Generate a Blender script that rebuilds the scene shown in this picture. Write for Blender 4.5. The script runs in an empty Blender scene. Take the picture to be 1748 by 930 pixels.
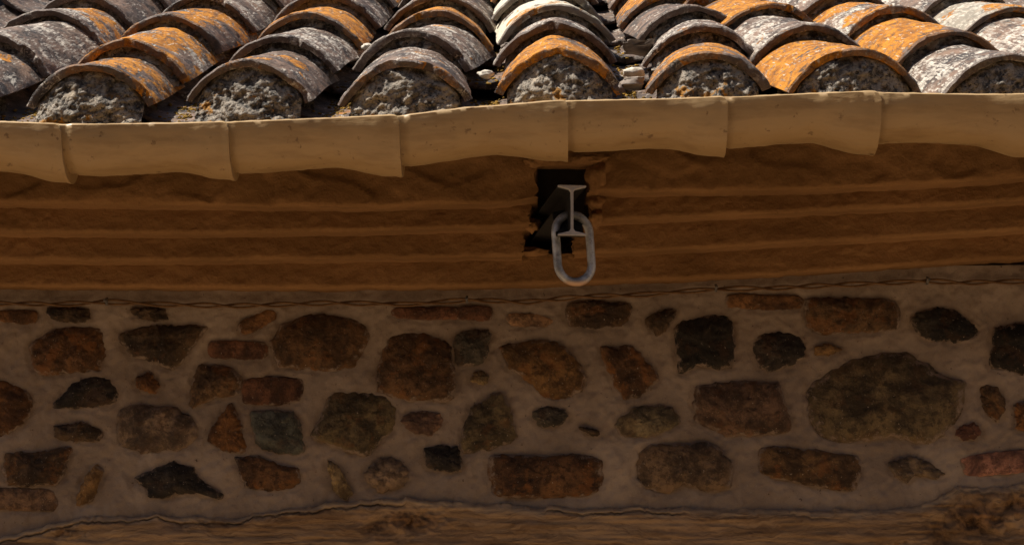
import bpy, bmesh, math, random
import numpy as np
from mathutils import Vector, Matrix, Euler, noise
R = math.radians
random.seed(7)
scn = bpy.context.scene
COL = scn.collection

# ------------------------------------------------------------------ camera
F = 3300.0; W, H = 1748.0, 930.0
CAM = Vector((0.0, -3.53, 2.40))
cd = bpy.data.cameras.new('camera'); cam = bpy.data.objects.new('camera', cd); COL.objects.link(cam)
cd.sensor_width = 36; cd.lens = F / W * 36; cd.clip_start = 0.05; cd.clip_end = 2000
cam.location = CAM; cam.rotation_euler = (R(90 + 7.3), 0, R(1.0))
scn.camera = cam
CR = cam.rotation_euler.to_matrix()

# ------------------------------------------------------------------ sky, sun, exposure
SUN = Vector((-0.46, -0.075, 0.89)).normalized()
el = math.asin(SUN.z); az = math.atan2(SUN.x, SUN.y)
w = bpy.data.worlds.new('World'); scn.world = w; w.use_nodes = True
nt = w.node_tree; bg = nt.nodes['Background']
sky = nt.nodes.new('ShaderNodeTexSky'); sky.sky_type = 'NISHITA'; sky.sun_disc = False
sky.sun_elevation = el; sky.sun_rotation = az; sky.air_density = 1.0; sky.dust_density = 2.5; sky.ozone_density = 0.6
nt.links.new(sky.outputs[0], bg.inputs[0]); bg.inputs[1].default_value = 0.05
sl = bpy.data.lights.new('sun', 'SUN'); sl.energy = 5.0; sl.angle = R(0.5); sl.color = (1.0, 0.93, 0.82)
so = bpy.data.objects.new('sun', sl); COL.objects.link(so); so.location = (-4, -3, 8)
so.rotation_euler = (-SUN).to_track_quat('-Z', 'Y').to_euler()
scn.view_settings.view_transform = 'Standard'; scn.view_settings.look = 'None'
scn.view_settings.exposure = 0.6; scn.view_settings.gamma = 1.0
scn.render.engine = 'CYCLES'
scn.cycles.max_bounces = 8; scn.cycles.diffuse_bounces = 5

# ------------------------------------------------------------------ helpers
def P(px, py, y):
    """point of the plane Y = y seen at photo pixel px, py"""
    d = CR @ Vector(((px - W/2)/F, (H/2 - py)/F, -1.0))
    return CAM + d * ((y - CAM.y) / d.y)

def tag(o, label=None, cat=None, group=None, kind=None):
    if label: o['label'] = label
    if cat: o['category'] = cat
    if group: o['group'] = group
    if kind: o['kind'] = kind
    return o

def empty(name, loc):
    o = bpy.data.objects.new(name, None); COL.objects.link(o); o.location = loc
    o.empty_display_size = 0.05
    return o

def mesh_obj(name, verts, faces, mat, parent=None, loc=None, rot=None, smooth=True, sharp=None):
    me = bpy.data.meshes.new(name)
    me.from_pydata([tuple(v) for v in verts], [], faces); me.update()
    if smooth: me.polygons.foreach_set('use_smooth', [True]*len(me.polygons))
    me.materials.append(mat)
    bm = bmesh.new(); bm.from_mesh(me); bmesh.ops.recalc_face_normals(bm, faces=bm.faces); bm.to_mesh(me); bm.free()
    if smooth and sharp: me.set_sharp_from_angle(angle=R(sharp))
    o = bpy.data.objects.new(name, me); COL.objects.link(o)
    if parent: o.parent = parent
    if loc is not None: o.location = loc
    if rot is not None: o.rotation_euler = rot
    return o

def grid_faces(nu, nv, closed_u=False, off=0):
    f = []
    for j in range(nv-1):
        for i in range(nu if closed_u else nu-1):
            a = j*nu + i; b = j*nu + (i+1) % nu
            f.append((off+a, off+b, off+b+nu, off+a+nu))
    return f

def fbm(x, y, z, s=1.0, o=4, seed=0.0):
    return noise.fractal(Vector((x*s + seed, y*s + seed*1.7, z*s - seed)), 0.6, 2.1, o)
def nz(x, y, z, s=1.0, seed=0.0):
    return noise.noise(Vector((x*s + seed, y*s - seed*0.7, z*s + seed*2.3)))
def lerp_tab(tab, x):
    if x <= tab[0][0]:
        (a, b), (c, d) = tab[0], tab[1]
        return b + (x-a)*(d-b)/(c-a)*0.5
    for (a, b), (c, d) in zip(tab, tab[1:]):
        if x <= c:
            t = (x-a)/(c-a); return b + (d-b)*t
    (a, b), (c, d) = tab[-2], tab[-1]
    return d + (x-c)*(d-b)/(c-a)*0.5
def smooth(t): t = max(0, min(1, t)); return t*t*(3-2*t)

# ------------------------------------------------------------------ node helpers
class NT:
    def __init__(s, name):
        s.m = bpy.data.materials.new(name); s.m.use_nodes = True
        s.t = s.m.node_tree; s.b = s.t.nodes['Principled BSDF']
    def n(s, typ, **k):
        nd = s.t.nodes.new(typ)
        for a, b in k.items(): setattr(nd, a, b)
        return nd
    def l(s, a, b): s.t.links.new(a, b)
    def put(s, sock, v):
        if hasattr(v, 'is_output') or hasattr(v, 'links'): s.l(v, sock)
        elif isinstance(v, (tuple, list)) and len(v) == 3 and sock.type == 'RGBA': sock.default_value = (*v, 1)
        else: sock.default_value = v
    def coords(s, scale=(1, 1, 1), rnd=True, obj=True):
        tc = s.n('ShaderNodeTexCoord'); v = tc.outputs['Object']
        mp = s.n('ShaderNodeVectorMath', operation='MULTIPLY'); s.l(v, mp.inputs[0]); mp.inputs[1].default_value = scale
        if not rnd: return mp.outputs[0]
        oi = s.n('ShaderNodeObjectInfo'); mu = s.n('ShaderNodeMath', operation='MULTIPLY'); s.l(oi.outputs['Random'], mu.inputs[0]); mu.inputs[1].default_value = 37.0
        ad = s.n('ShaderNodeVectorMath', operation='ADD'); s.l(mp.outputs[0], ad.inputs[0]); s.l(mu.outputs[0], ad.inputs[1])
        return ad.outputs[0]
    def noise(s, vec, scale, detail=5, rough=0.6, dist=0.0):
        nd = s.n('ShaderNodeTexNoise'); s.l(vec, nd.inputs['Vector'])
        nd.inputs['Scale'].default_value = scale; nd.inputs['Detail'].default_value = detail
        nd.inputs['Roughness'].default_value = rough; nd.inputs['Distortion'].default_value = dist
        return nd.outputs['Fac']
    def ramp(s, fac, a, b, va=0.0, vb=1.0):
        nd = s.n('ShaderNodeMapRange'); nd.interpolation_type = 'SMOOTHSTEP'
        s.put(nd.inputs['Value'], fac); s.put(nd.inputs['From Min'], a); s.put(nd.inputs['From Max'], b)
        nd.inputs['To Min'].default_value = va; nd.inputs['To Max'].default_value = vb
        return nd.outputs[0]
    def math(s, op, a, b=0.0, c=0.0):
        nd = s.n('ShaderNodeMath', operation=op); s.put(nd.inputs[0], a); s.put(nd.inputs[1], b); s.put(nd.inputs[2], c)
        return nd.outputs[0]
    def mix(s, fac, a, b, mode='MIX'):
        nd = s.n('ShaderNodeMix', data_type='RGBA', blend_type=mode)
        s.put(nd.inputs[0], fac); s.put(nd.inputs[6], a); s.put(nd.inputs[7], b)
        return nd.outputs[2]
    def attr(s, name):
        nd = s.n('ShaderNodeAttribute', attribute_type='OBJECT', attribute_name=name)
        return nd
    def bump(s, h, strength, dist=0.01, prev=None):
        nd = s.n('ShaderNodeBump'); s.l(h, nd.inputs['Height']); nd.inputs['Strength'].default_value = strength
        nd.inputs['Distance'].default_value = dist
        if prev is not None: s.l(prev, nd.inputs['Normal'])
        return nd.outputs[0]
    def done(s, col, rough=0.8, normal=None, spec=0.4, metal=0.0):
        s.put(s.b.inputs['Base Color'], col); s.put(s.b.inputs['Roughness'], rough)
        s.b.inputs['Specular IOR Level'].default_value = spec; s.put(s.b.inputs['Metallic'], metal)
        if normal is not None: s.l(normal, s.b.inputs['Normal'])
        return s.m

# ------------------------------------------------------------------ materials
def m_tile():
    t = NT('weathered_clay_tile')
    v = t.coords()
    sep = t.n('ShaderNodeSeparateXYZ'); tc = t.n('ShaderNodeTexCoord'); t.l(tc.outputs['Object'], sep.inputs[0])
    X, Y, Z = sep.outputs
    lich = t.attr('lichen').outputs['Fac']; pale = t.attr('pale').outputs['Fac']; cream = t.attr('cream').outputs['Fac']
    n1 = t.noise(v, 16, 6, .65); n2 = t.noise(v, 70, 4, .6)
    base = t.mix(t.ramp(n1, .35, .68), (.052, .037, .029), (.26, .165, .115))
    base = t.mix(t.math('MULTIPLY', t.ramp(n2, .5, .72), .6), base, (.23, .17, .145))
    # dark grime
    n3 = t.noise(v, 24, 6, .7)
    base = t.mix(t.math('MULTIPLY', t.ramp(n3, .5, .62), .8), base, (.028, .025, .025))
    # pale crust: fine streaks running down the tile
    sv = t.coords((1.0, .24, 1.0))
    s1 = t.noise(sv, 185, 5, .72, .5); s2 = t.noise(v, 20, 4, .6)
    thr = t.math('MULTIPLY_ADD', pale, -.165, .638)
    thr = t.math('ADD', thr, t.math('MULTIPLY', t.math('SUBTRACT', s2, .5), -.7))
    pm = t.ramp(s1, thr, t.math('ADD', thr, .07))
    pcol = t.mix(t.ramp(n2, .35, .65), (.32, .275, .235), (.78, .72, .62))
    base = t.mix(t.math('MULTIPLY', pm, .82), base, pcol)
    # cream lime wash
    cm = t.math('MULTIPLY', cream, t.ramp(t.noise(v, 14, 5, .6), .30, .38))
    base = t.mix(cm, base, t.mix(n2, (.55, .50, .38), (.74, .70, .58)))
    # orange lichen, most on the crest
    o1 = t.math('MULTIPLY_ADD', t.noise(v, 10, 7, .66, .5), 1.7, -.35)
    crest = t.ramp(Z, .02, .065)
    ly = t.attr('lich_side').outputs['Fac']
    side = t.math('MULTIPLY', t.math('MULTIPLY', X, ly), 1.6)
    o = t.math('ADD', o1, t.math('MULTIPLY_ADD', lich, .50, -.36))
    o = t.math('ADD', o, t.math('MULTIPLY', t.math('SUBTRACT', crest, .6), .10))
    o = t.math('ADD', o, side)
    om = t.ramp(o, .50, .535)
    holes = t.math('MAXIMUM', t.ramp(t.noise(v, 95, 4, .7), .55, .64), t.ramp(t.noise(sv, 130, 5, .7, .3), .57, .63))
    om = t.math('MULTIPLY', om, t.math('MULTIPLY_ADD', holes, -.72, 1.0))
    on = t.noise(v, 45, 5, .6)
    ocol = t.mix(t.ramp(on, .32, .66), (.27, .095, .008), (.60, .235, .014))
    ocol = t.mix(t.math('MULTIPLY', t.ramp(t.noise(sv, 160, 4, .65), .60, .67), .8), ocol, (.66, .58, .47))
    # brown clay front edge with less lichen, darkened further as painted-in shade
    rim = t.ramp(Y, .0010, .0045, 1.0, 0.0)
    om = t.math('MULTIPLY', om, t.math('MULTIPLY_ADD', rim, -.7, 1.0))
    base = t.mix(t.math('MULTIPLY', rim, .85), base, t.mix(n2, (.05, .033, .027), (.15, .10, .078)))
    col = t.mix(om, base, ocol)
    soot = t.math('MULTIPLY', t.ramp(t.noise(v, 17, 7, .72, .3), .56, .64), t.ramp(n2, .40, .58))
    col = t.mix(t.math('MULTIPLY', soot, .85), col, (.030, .026, .024))
    b = t.bump(t.math('ADD', t.noise(v, 60, 6, .7), t.math('MULTIPLY', om, .35)), .8, .008)
    b = t.bump(s1, .55, .0035, b)
    b = t.bump(t.noise(v, 420, 3, .7), .5, .0015, b)
    rg = t.mix(om, (.50, .50, .50), (.85, .85, .85))
    return t.done(col, rg, b, .45)

def m_mortar_plug():
    t = NT('rough_eave_mortar'); v = t.coords()
    n1 = t.noise(v, 55, 6, .72); n2 = t.noise(v, 14, 5, .6); n3 = t.noise(v, 160, 4, .7)
    b0 = t.mix(t.ramp(n1, .40, .58), (.07, .060, .052), (.42, .36, .29))
    b0 = t.mix(t.ramp(n2, .52, .66), b0, (.56, .46, .34))
    b0 = t.mix(t.math('MULTIPLY', t.ramp(n3, .56, .64), .65), b0, (.50, .44, .36))
    b0 = t.mix(t.ramp(n3, .44, .36), b0, (.018, .016, .015))
    sep = t.n('ShaderNodeSeparateXYZ'); tc = t.n('ShaderNodeTexCoord'); t.l(tc.outputs['Object'], sep.inputs[0])
    low = t.ramp(sep.outputs[2], .024, .006)
    o = t.math('MULTIPLY', t.ramp(t.noise(v, 30, 5, .6), .58, .63), low)
    b0 = t.mix(o, b0, (.42, .19, .02))
    b = t.bump(n1, 1.0, .012); b = t.bump(n3, .9, .005, b)
    return t.done(b0, .7, b, .45)

def m_paint():
    t = NT('cream_glazed_clay'); v = t.coords()
    n1 = t.noise(v, 6, 4, .55); sv = t.coords((.25, 1, 1)); n2 = t.noise(sv, 40, 5, .6)
    c = t.mix(n1, (.35, .228, .105), (.45, .310, .156))
    c = t.mix(t.math('MULTIPLY', t.ramp(n2, .45, .7), .5), c, (.24, .145, .062))
    c = t.mix(t.ramp(t.noise(v, 60, 4, .65), .62, .72), c, (.20, .12, .055))
    b = t.bump(t.noise(sv, 22, 4, .5), .5, .010)
    b = t.bump(t.noise(v, 130, 3, .6), .16, .002, b)
    return t.done(c, t.mix(n1, (.34, .34, .34), (.52, .52, .52)), b, .5)

def m_plaster():
    t = NT('ochre_cornice_plaster'); v = t.coords(rnd=False)
    sv = t.coords((.3, 1, 1.0), rnd=False)
    n1 = t.noise(sv, 9, 6, .65); n2 = t.noise(v, 45, 6, .7); n3 = t.noise(sv, 20, 5, .65, .8)
    c = t.mix(t.ramp(n1, .34, .66), (.205, .107, .041), (.30, .161, .066))
    c = t.mix(t.math('MULTIPLY', t.ramp(n2, .52, .70), .4), c, (.15, .075, .030))
    c = t.mix(t.math('MULTIPLY', t.ramp(n3, .60, .68), .45), c, (.34, .19, .08))
    b = t.bump(n2, .65, .009); b = t.bump(t.noise(v, 260, 3, .7), .4, .0015, b)
    b = t.bump(n3, .22, .010, b)
    return t.done(c, .92, b, .2)

def m_wallmortar():
    t = NT('lime_mortar_pointing'); v = t.coords(rnd=False)
    n1 = t.noise(v, 7, 5, .6); n2 = t.noise(v, 60, 6, .7); n3 = t.noise(v, 330, 3, .8)
    c = t.mix(t.ramp(n1, .3, .7), (.235, .178, .135), (.35, .275, .214))
    c = t.mix(t.math('MULTIPLY', t.ramp(n2, .5, .72), .4), c, (.20, .13, .09))
    c = t.mix(t.math('MULTIPLY', t.ramp(n3, .58, .70), .4), c, (.42, .34, .28))
    c = t.mix(t.math('MULTIPLY', t.ramp(t.noise(v, 3.5, 6, .7), .54, .66), .35), c, (.42, .34, .27))
    c = t.mix(t.ramp(t.noise(v, 120, 3, .7), .68, .72), c, (.10, .07, .05))
    b = t.bump(n2, .35, .006); b = t.bump(n3, .6, .0015, b)
    return t.done(c, .95, b, .2)

def m_stone():
    t = NT('rubble_stone'); v = t.coords(rnd=True)
    a = t.attr('tint').outputs['Color']; rust = t.attr('rust').outputs['Fac']
    n1 = t.noise(v, 14, 7, .68, .3); n2 = t.noise(v, 60, 6, .72); n3 = t.noise(v, 230, 3, .7)
    dk = t.mix(1.0, a, (.30, .28, .30), 'MULTIPLY'); lt = t.mix(1.0, a, (1.7, 1.6, 1.45), 'MULTIPLY')
    c = t.mix(t.ramp(n1, .36, .64), dk, lt)
    c = t.mix(t.math('MULTIPLY', t.ramp(n2, .46, .60), .8), c, t.mix(1.0, a, (.38, .33, .30), 'MULTIPLY'))
    c = t.mix(t.math('MULTIPLY', t.ramp(t.noise(v, 22, 6, .7), .52, .62), rust), c, (.22, .085, .022))
    c = t.mix(t.ramp(n3, .66, .72), c, (.40, .33, .26))
    ed = t.attr_edge if False else None
    b = t.bump(n1, .5, .012); b = t.bump(n2, .8, .007, b); b = t.bump(n3, .5, .002, b)
    vc = t.n('ShaderNodeVertexColor', layer_name='edge')
    e = t.ramp(t.math('ADD', vc.outputs[0], t.math('MULTIPLY', t.math('SUBTRACT', n2, .5), .9)), .88, 1.05)
    c = t.mix(e, c, (.27, .20, .15))
    return t.done(c, .8, b, .35)

def m_wood():
    t = NT('weathered_lintel_wood')
    sv = t.coords((.09, 1, 1), rnd=False); v = t.coords(rnd=False)
    sv2 = t.coords((.04, 1, 1), rnd=False)
    wv = t.n('ShaderNodeCombineXYZ'); wz = t.math('MULTIPLY', t.math('SUBTRACT', t.noise(v, 6, 4, .6), .5), .09); t.l(wz, wv.inputs[2])
    def warp(q):
        ad = t.n('ShaderNodeVectorMath', operation='ADD'); t.l(q, ad.inputs[0]); t.l(wv.outputs[0], ad.inputs[1]); return ad.outputs[0]
    n1 = t.noise(warp(t.coords((.13, 1, 1), rnd=False)), 34, 7, .68, .9); n2 = t.noise(warp(sv2), 120, 5, .7, .4); n3 = t.noise(v, 9, 5, .6)
    c = t.mix(t.ramp(n1, .32, .66), (.17, .095, .045), (.40, .27, .155))
    c = t.mix(t.math('MULTIPLY', t.ramp(n2, .52, .66), .6), c, (.095, .045, .020))
    c = t.mix(t.math('MULTIPLY', t.ramp(n3, .48, .66), .5), c, (.36, .24, .15))
    # knots and rot
    vc = t.n('ShaderNodeVertexColor', layer_name='knot')
    sc = t.n('ShaderNodeSeparateColor'); t.l(vc.outputs[0], sc.inputs[0])
    pl = t.ramp(t.math('ADD', sc.outputs[1], t.math('MULTIPLY', t.math('SUBTRACT', n1, .5), 1.1)), .45, .8)
    c = t.mix(t.math('MULTIPLY', pl, .75), c, (.46, .34, .22))
    c = t.mix(t.math('MULTIPLY', sc.outputs[2], .9), c, (.03, .016, .009))
    k = t.ramp(t.math('ADD', sc.outputs[0], t.math('MULTIPLY', t.math('SUBTRACT', t.noise(v, 40, 6, .7), .5), .5)), .40, .95)
    c = t.mix(k, c, t.mix(t.ramp(t.noise(v, 30, 6, .7, .6), .35, .65), (.05, .025, .012), (.32, .18, .085)))
    b = t.bump(n1, .8, .008); b = t.bump(n2, .7, .003, b)
    return t.done(c, .8, b, .3)

def m_metal():
    t = NT('weathered_galvanised_steel'); v = t.coords()
    n1 = t.noise(v, 35, 5, .65); n2 = t.noise(v, 150, 4, .7)
    c = t.mix(t.ramp(n1, .35, .65), (.20, .205, .21), (.55, .56, .57))
    c = t.mix(t.math('MULTIPLY', t.ramp(n2, .55, .7), .6), c, (.20, .14, .10))
    tc = t.n('ShaderNodeTexCoord'); sep = t.n('ShaderNodeSeparateXYZ'); t.l(tc.outputs['Object'], sep.inputs[0])
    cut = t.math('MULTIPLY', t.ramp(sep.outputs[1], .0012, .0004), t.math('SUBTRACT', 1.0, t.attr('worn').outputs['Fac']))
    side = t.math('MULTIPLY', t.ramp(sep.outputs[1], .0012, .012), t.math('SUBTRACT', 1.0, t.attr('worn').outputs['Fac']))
    c = t.mix(side, c, (.010, .008, .007)); c = t.mix(t.math('MULTIPLY', cut, .8), c, (.50, .46, .42))  # shade painted into the beam: sides blackened, cut end face lightened
    lowz = t.ramp(sep.outputs[2], -.108, -.119)
    c = t.mix(t.math('MULTIPLY', lowz, t.attr('worn').outputs['Fac']), c, (.62, .40, .26))
    b = t.bump(n2, .35, .002); b = t.bump(n1, .4, .004, b)
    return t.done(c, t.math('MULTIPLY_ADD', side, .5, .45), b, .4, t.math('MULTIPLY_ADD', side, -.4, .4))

def m_simple(name, a, b_, scale, rough=.8, bump=.4, spec=.3):
    t = NT(name); v = t.coords()
    n = t.noise(v, scale, 6, .65)
    return t.done(t.mix(t.ramp(n, .35, .65), a, b_), rough, t.bump(n, bump, .006), spec)

MT, MP, MG, MC, MW, MS, MB, MM = m_tile(), m_mortar_plug(), m_paint(), m_plaster(), m_wallmortar(), m_stone(), m_wood(), m_metal()
MCAB = m_simple('brown_cable_sheath', (.10, .05, .02), (.18, .10, .045), 60)
MNAIL = m_simple('dull_iron', (.05, .045, .04), (.16, .14, .12), 200, .4, .3, .5)
MDECK = m_simple('dark_roof_boards', (.05, .035, .025), (.09, .06, .04), 8)
MGR = m_simple('sandy_paving', (.20, .135, .075), (.28, .19, .11), .8, .9)
MPEB = m_simple('pale_pebble', (.42, .37, .30), (.70, .65, .56), 90)
MMOSS = m_simple('ochre_moss', (.13, .085, .015), (.36, .20, .03), 60, .95, 1.0)

# ------------------------------------------------------------------ the ground
gv = [(-300, -300, 0), (300, -300, 0), (300, 300, 0), (-300, 300, 0)]
g = mesh_obj('ground', gv, [(0, 1, 2, 3)], MGR, smooth=False); tag(g, kind='structure')

# unseen house added behind the camera to block sky light
MOPP = m_simple('tan_render', (.15, .095, .05), (.21, .135, .075), 3)
op = empty('sky_block_house', (0, -7.2, 0)); tag(op, 'plain tan rendered house added unseen behind the viewer to block sky light', 'house')
def slab(name, x0, x1, y0, y1, z0, z1, m, par):
    v = [(x, y, z) for z in (z0, z1) for y in (y0, y1) for x in (x0, x1)]
    return mesh_obj(name, v, [(0,1,3,2),(4,6,7,5),(0,4,5,1),(2,3,7,6),(0,2,6,4),(1,5,7,3)], m, parent=par, smooth=False)
slab('house_wall', -9, 9, -3, 0, 0, 6.2, MOPP, op)
slab('roof', -9.3, 9.3, -3.2, .35, 6.2, 6.45, MDECK, op)
slab('door', -.5, .5, .0, .05, 0, 2.1, MDECK, op)
for wx in (-5, -2.5, 2.5, 5): slab('window', wx-.45, wx+.45, 0, .04, 3.4, 4.7, MDECK, op)

# ------------------------------------------------------------------ profiles traced across the facade (photo px -> photo py)
GUT_TOP = [(-140, 204), (0, 206), (100, 211), (380, 207), (560, 199), (680, 196), (800, 181), (970, 170), (1110, 167), (1245, 164), (1390, 157), (1505, 156), (1640, 158), (1748, 160), (1900, 160)]
YG, YT = -0.43, -0.37          # gutter axis and tile front
XL, XR = -1.35, 1.35
def px_of(x, y):                # photo x of world x at depth y (height ignored)
    d = CR.transposed() @ (Vector((x, y, CAM.z + .5)) - CAM)
    return W/2 + F*d.x/(-d.z)
def gut_z(x):                   # height of the gutter's front rim
    p = px_of(x, YG - .075); return P(p, lerp_tab(GUT_TOP, p), YG - .075).z

# ------------------------------------------------------------------ stone wall
STONES = [  # kind, colour, bulge, outline
 ('brick','brick',[(-2,530),(62,530),(60,553),(0,549)],None),
 ('stone','dark',[(78,526),(151,526),(149,550),(95,549)],None),
 ('stone','rust',[(50,589),(95,560),(142,555),(177,563),(182,599),(175,632),(132,637),(71,641),(54,618)],'large rust brown stone near the left end of the wall'),
 ('stone','dark',[(203,570),(265,553),(355,558),(331,594),(298,632),(265,620),(222,604)],'dark triangular stone pointing down'),
 ('stone','dark',[(222,526),(284,528),(284,547),(232,545)],None),
 ('brick','brick',[(407,552),(455,527),(472,531),(470,547),(417,573)],'orange brick piece set on a slant'),
 ('brick','brick2',[(360,582),(454,584),(454,613),(362,611)],None),
 ('brick','brick2',[(412,648),(470,641),(518,646),(521,665),(512,685),(470,692),(415,687)],None),
 ('stone','black',[(92,688),(137,644),(189,644),(205,675),(190,690),(150,698),(90,698)],None),
 ('stone','orange',[(232,646),(256,634),(274,660),(256,672),(234,663)],'small rust red stone'),
 ('stone','brown',[(336,627),(379,622),(412,641),(407,675),(369,680),(327,698),(322,680)],None),
 ('stone','orange',[(-25,650),(25,655),(55,680),(43,722),(0,748),(-25,740)],None),
 ('stone','dark',[(92,727),(142,720),(177,736),(173,753),(123,755),(95,746)],None),
 ('stone','mottle',[(196,708),(227,689),(284,693),(331,712),(336,746),(312,769),(246,772),(203,760)],'rounded pale mottled stone'),
 ('stone','orange',[(395,689),(416,736),(419,769),(388,774),(353,755),(364,722)],'orange cone shaped stone'),
 ('stone','blue',[(430,700),(500,703),(516,731),(520,774),(468,774),(440,760),(430,730)],'blue grey slate block'),
 ('stone','brown',[(5,774),(60,770),(123,762),(111,802),(95,828),(12,828)],None),
 ('brick','brick3',[(-20,833),(85,833),(102,854),(90,873),(0,870),(-20,868)],'long pale brick above the wooden lintel'),
 ('stone','ochre',[(161,793),(177,802),(161,850),(132,868),(130,845)],'thin upright ochre shard'),
 ('stone','black',[(229,816),(293,786),(331,798),(350,821),(383,843),(374,852),(331,842),(265,852),(237,828)],'black fish shaped stone'),
 ('stone','rust',[(404,780),(440,778),(480,792),(511,802),(513,830),(468,838),(420,832),(408,805)],None),
 ('stone','rust2',[(461,585),(483,552),(535,535),(606,544),(634,570),(615,613),(601,632),(535,632),(478,627),(464,604)],None),
 ('brick','brick2',[(672,525),(780,524),(782,545),(676,544)],None),
 ('brick','brick2',[(784,524),(838,523),(838,547),(785,546)],None),
 ('stone','rust2',[(648,604),(677,566),(724,568),(767,585),(776,632),(776,679),(752,686),(696,682),(643,670)],'large square rust speckled stone'),
 ('stone','slate',[(778,568),(833,563),(835,599),(819,620),(778,622)],None),
 ('stone','olive',[(546,712),(563,675),(596,665),(662,675),(681,717),(629,776),(577,764),(530,746)],'olive grey stone with a split face'),
 ('stone','pink',[(681,717),(705,703),(752,705),(757,727),(724,745),(695,731)],None),
 ('stone','olive',[(800,703),(819,684),(856,670),(875,712),(885,746),(856,764),(790,774),(788,736)],None),
 ('stone','black',[(724,764),(780,762),(790,802),(733,800)],None),
 ('stone','mottle',[(620,807),(648,783),(681,783),(700,807),(686,831),(648,840),(629,826)],None),
 ('stone','ochre2',[(558,783),(582,802),(603,840),(587,854),(568,835)],None),
 ('stone','ochre2',[(809,632),(838,641),(833,656),(804,651)],None),
 ('stone','tan',[(848,588),(931,580),(974,599),(1002,646),(978,679),(931,684),(898,651),(865,625)],'large tan orange stone below the chain link'),
 ('stone','brown',[(964,523),(997,513),(1078,518),(1078,542),(1059,559),(974,556)],None),
 ('brick','brick3',[(865,535),(917,535),(945,547),(931,559),(870,556)],None),
 ('stone','dark',[(1104,542),(1149,525),(1153,542),(1125,575),(1108,566)],None),
 ('stone','black2',[(1153,556),(1182,542),(1239,537),(1255,561),(1250,623),(1229,630),(1191,623),(1158,637)],'square black stone'),
 ('stone','rust',[(1026,594),(1082,592),(1106,618),(1125,646),(1092,679),(1063,684),(1040,641)],None),
 ('stone','slate',[(907,703),(940,691),(971,708),(955,727),(921,727)],None),
 ('stone','dark',[(988,727),(1021,734),(1023,746),(992,736)],None),
 ('stone','olive2',[(1049,722),(1087,693),(1144,693),(1163,722),(1125,741),(1063,748)],None),
 ('stone','brown2',[(1187,660),(1262,649),(1320,652),(1333,658),(1354,728),(1340,741),(1280,743),(1240,748),(1187,715)],None),
 ('stone','rust',[(838,778),(930,778),(1002,774),(1033,793),(1026,838),(978,850),(860,849),(836,840)],None),
 ('stone','brown3',[(1080,783),(1101,760),(1168,755),(1224,760),(1248,793),(1248,831),(1210,840),(1168,826),(1144,843),(1101,835),(1082,812)],'smooth grey brown stone with a notched lower edge'),
 ('brick','brick',[(1240,503),(1300,502),(1368,505),(1369,527),(1300,530),(1242,524)],None),
 ('stone','brown',[(1374,511),(1430,507),(1516,511),(1536,526),(1536,561),(1490,569),(1389,571),(1371,546)],None),
 ('stone','black2',[(1553,541),(1601,523),(1642,536),(1675,564),(1662,581),(1586,584),(1558,561)],None),
 ('stone','black2',[(1698,559),(1760,552),(1775,600),(1760,640),(1710,635),(1688,625),(1690,590)],None),
 ('stone','black',[(1283,590),(1300,570),(1335,565),(1371,576),(1374,612),(1318,634),(1295,625)],None),
 ('stone','ochre',[(1389,594),(1409,586),(1440,596),(1414,607),(1390,606)],None),
 ('stone','olive3',[(1379,657),(1440,617),(1505,597),(1561,607),(1612,642),(1647,652),(1642,703),(1612,743),(1571,758),(1526,747),(1440,758),(1389,743),(1374,703)],'very large round olive boulder'),
 ('stone','brown',[(1672,662),(1703,662),(1718,693),(1703,718),(1682,708)],None),
 ('stone','pink2',[(1627,736),(1662,720),(1675,743),(1642,751)],None),
 ('stone','orange',[(1733,690),(1765,682),(1770,735),(1735,732)],None),
 ('stone','brown4',[(1296,765),(1350,762),(1420,772),(1464,778),(1466,830),(1440,838),(1389,829),(1298,809)],None),
 ('stone','mottle2',[(1516,789),(1556,776),(1591,789),(1614,809),(1601,819),(1561,811),(1546,827),(1526,814)],None),
 ('brick','brick4',[(1640,780),(1760,766),(1760,804),(1655,814)],'worn pink brick at the right end'),
 # beyond the frame
 ('stone','brown',[(-150,560),(-60,550),(-45,620),(-90,650),(-160,630)],None),
 ('stone','olive',[(-160,690),(-90,680),(-60,740),(-110,780),(-170,760)],None),
 ('stone','rust',[(1800,660),(1880,650),(1910,720),(1860,760),(1800,740)],None),
 ('stone','dark',[(1800,540),(1890,530),(1900,600),(1820,610)],None),
]
TINT = dict(brick=(0.187,0.093,0.037), brick2=(0.140,0.065,0.036), brick3=(0.221,0.135,0.078), brick4=(0.306,0.153,0.106),
  dark=(0.072,0.047,0.027), rust=(0.115,0.058,0.025), rust2=(0.098,0.053,0.024), black=(0.038,0.030,0.024), black2=(0.025,0.020,0.015),
  orange=(0.162,0.074,0.025), brown=(0.106,0.063,0.032), brown2=(0.140,0.086,0.055), brown3=(0.157,0.107,0.066), brown4=(0.140,0.082,0.036),
  mottle=(0.200,0.144,0.098), mottle2=(0.162,0.121,0.081), blue=(0.085,0.091,0.078), slate=(0.064,0.056,0.044), olive=(0.115,0.088,0.047),
  olive2=(0.170,0.140,0.085), olive3=(0.106,0.079,0.043), pink=(0.238,0.144,0.098), pink2=(0.221,0.102,0.068), tan=(0.178,0.098,0.036), ochre=(0.212,0.126,0.051), ochre2=(0.281,0.205,0.102))
wall = empty('stone_wall', (0, 0, 0))
tag(wall, 'rubble stone wall with rough mortar joints under the roof cornice', 'wall')
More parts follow.
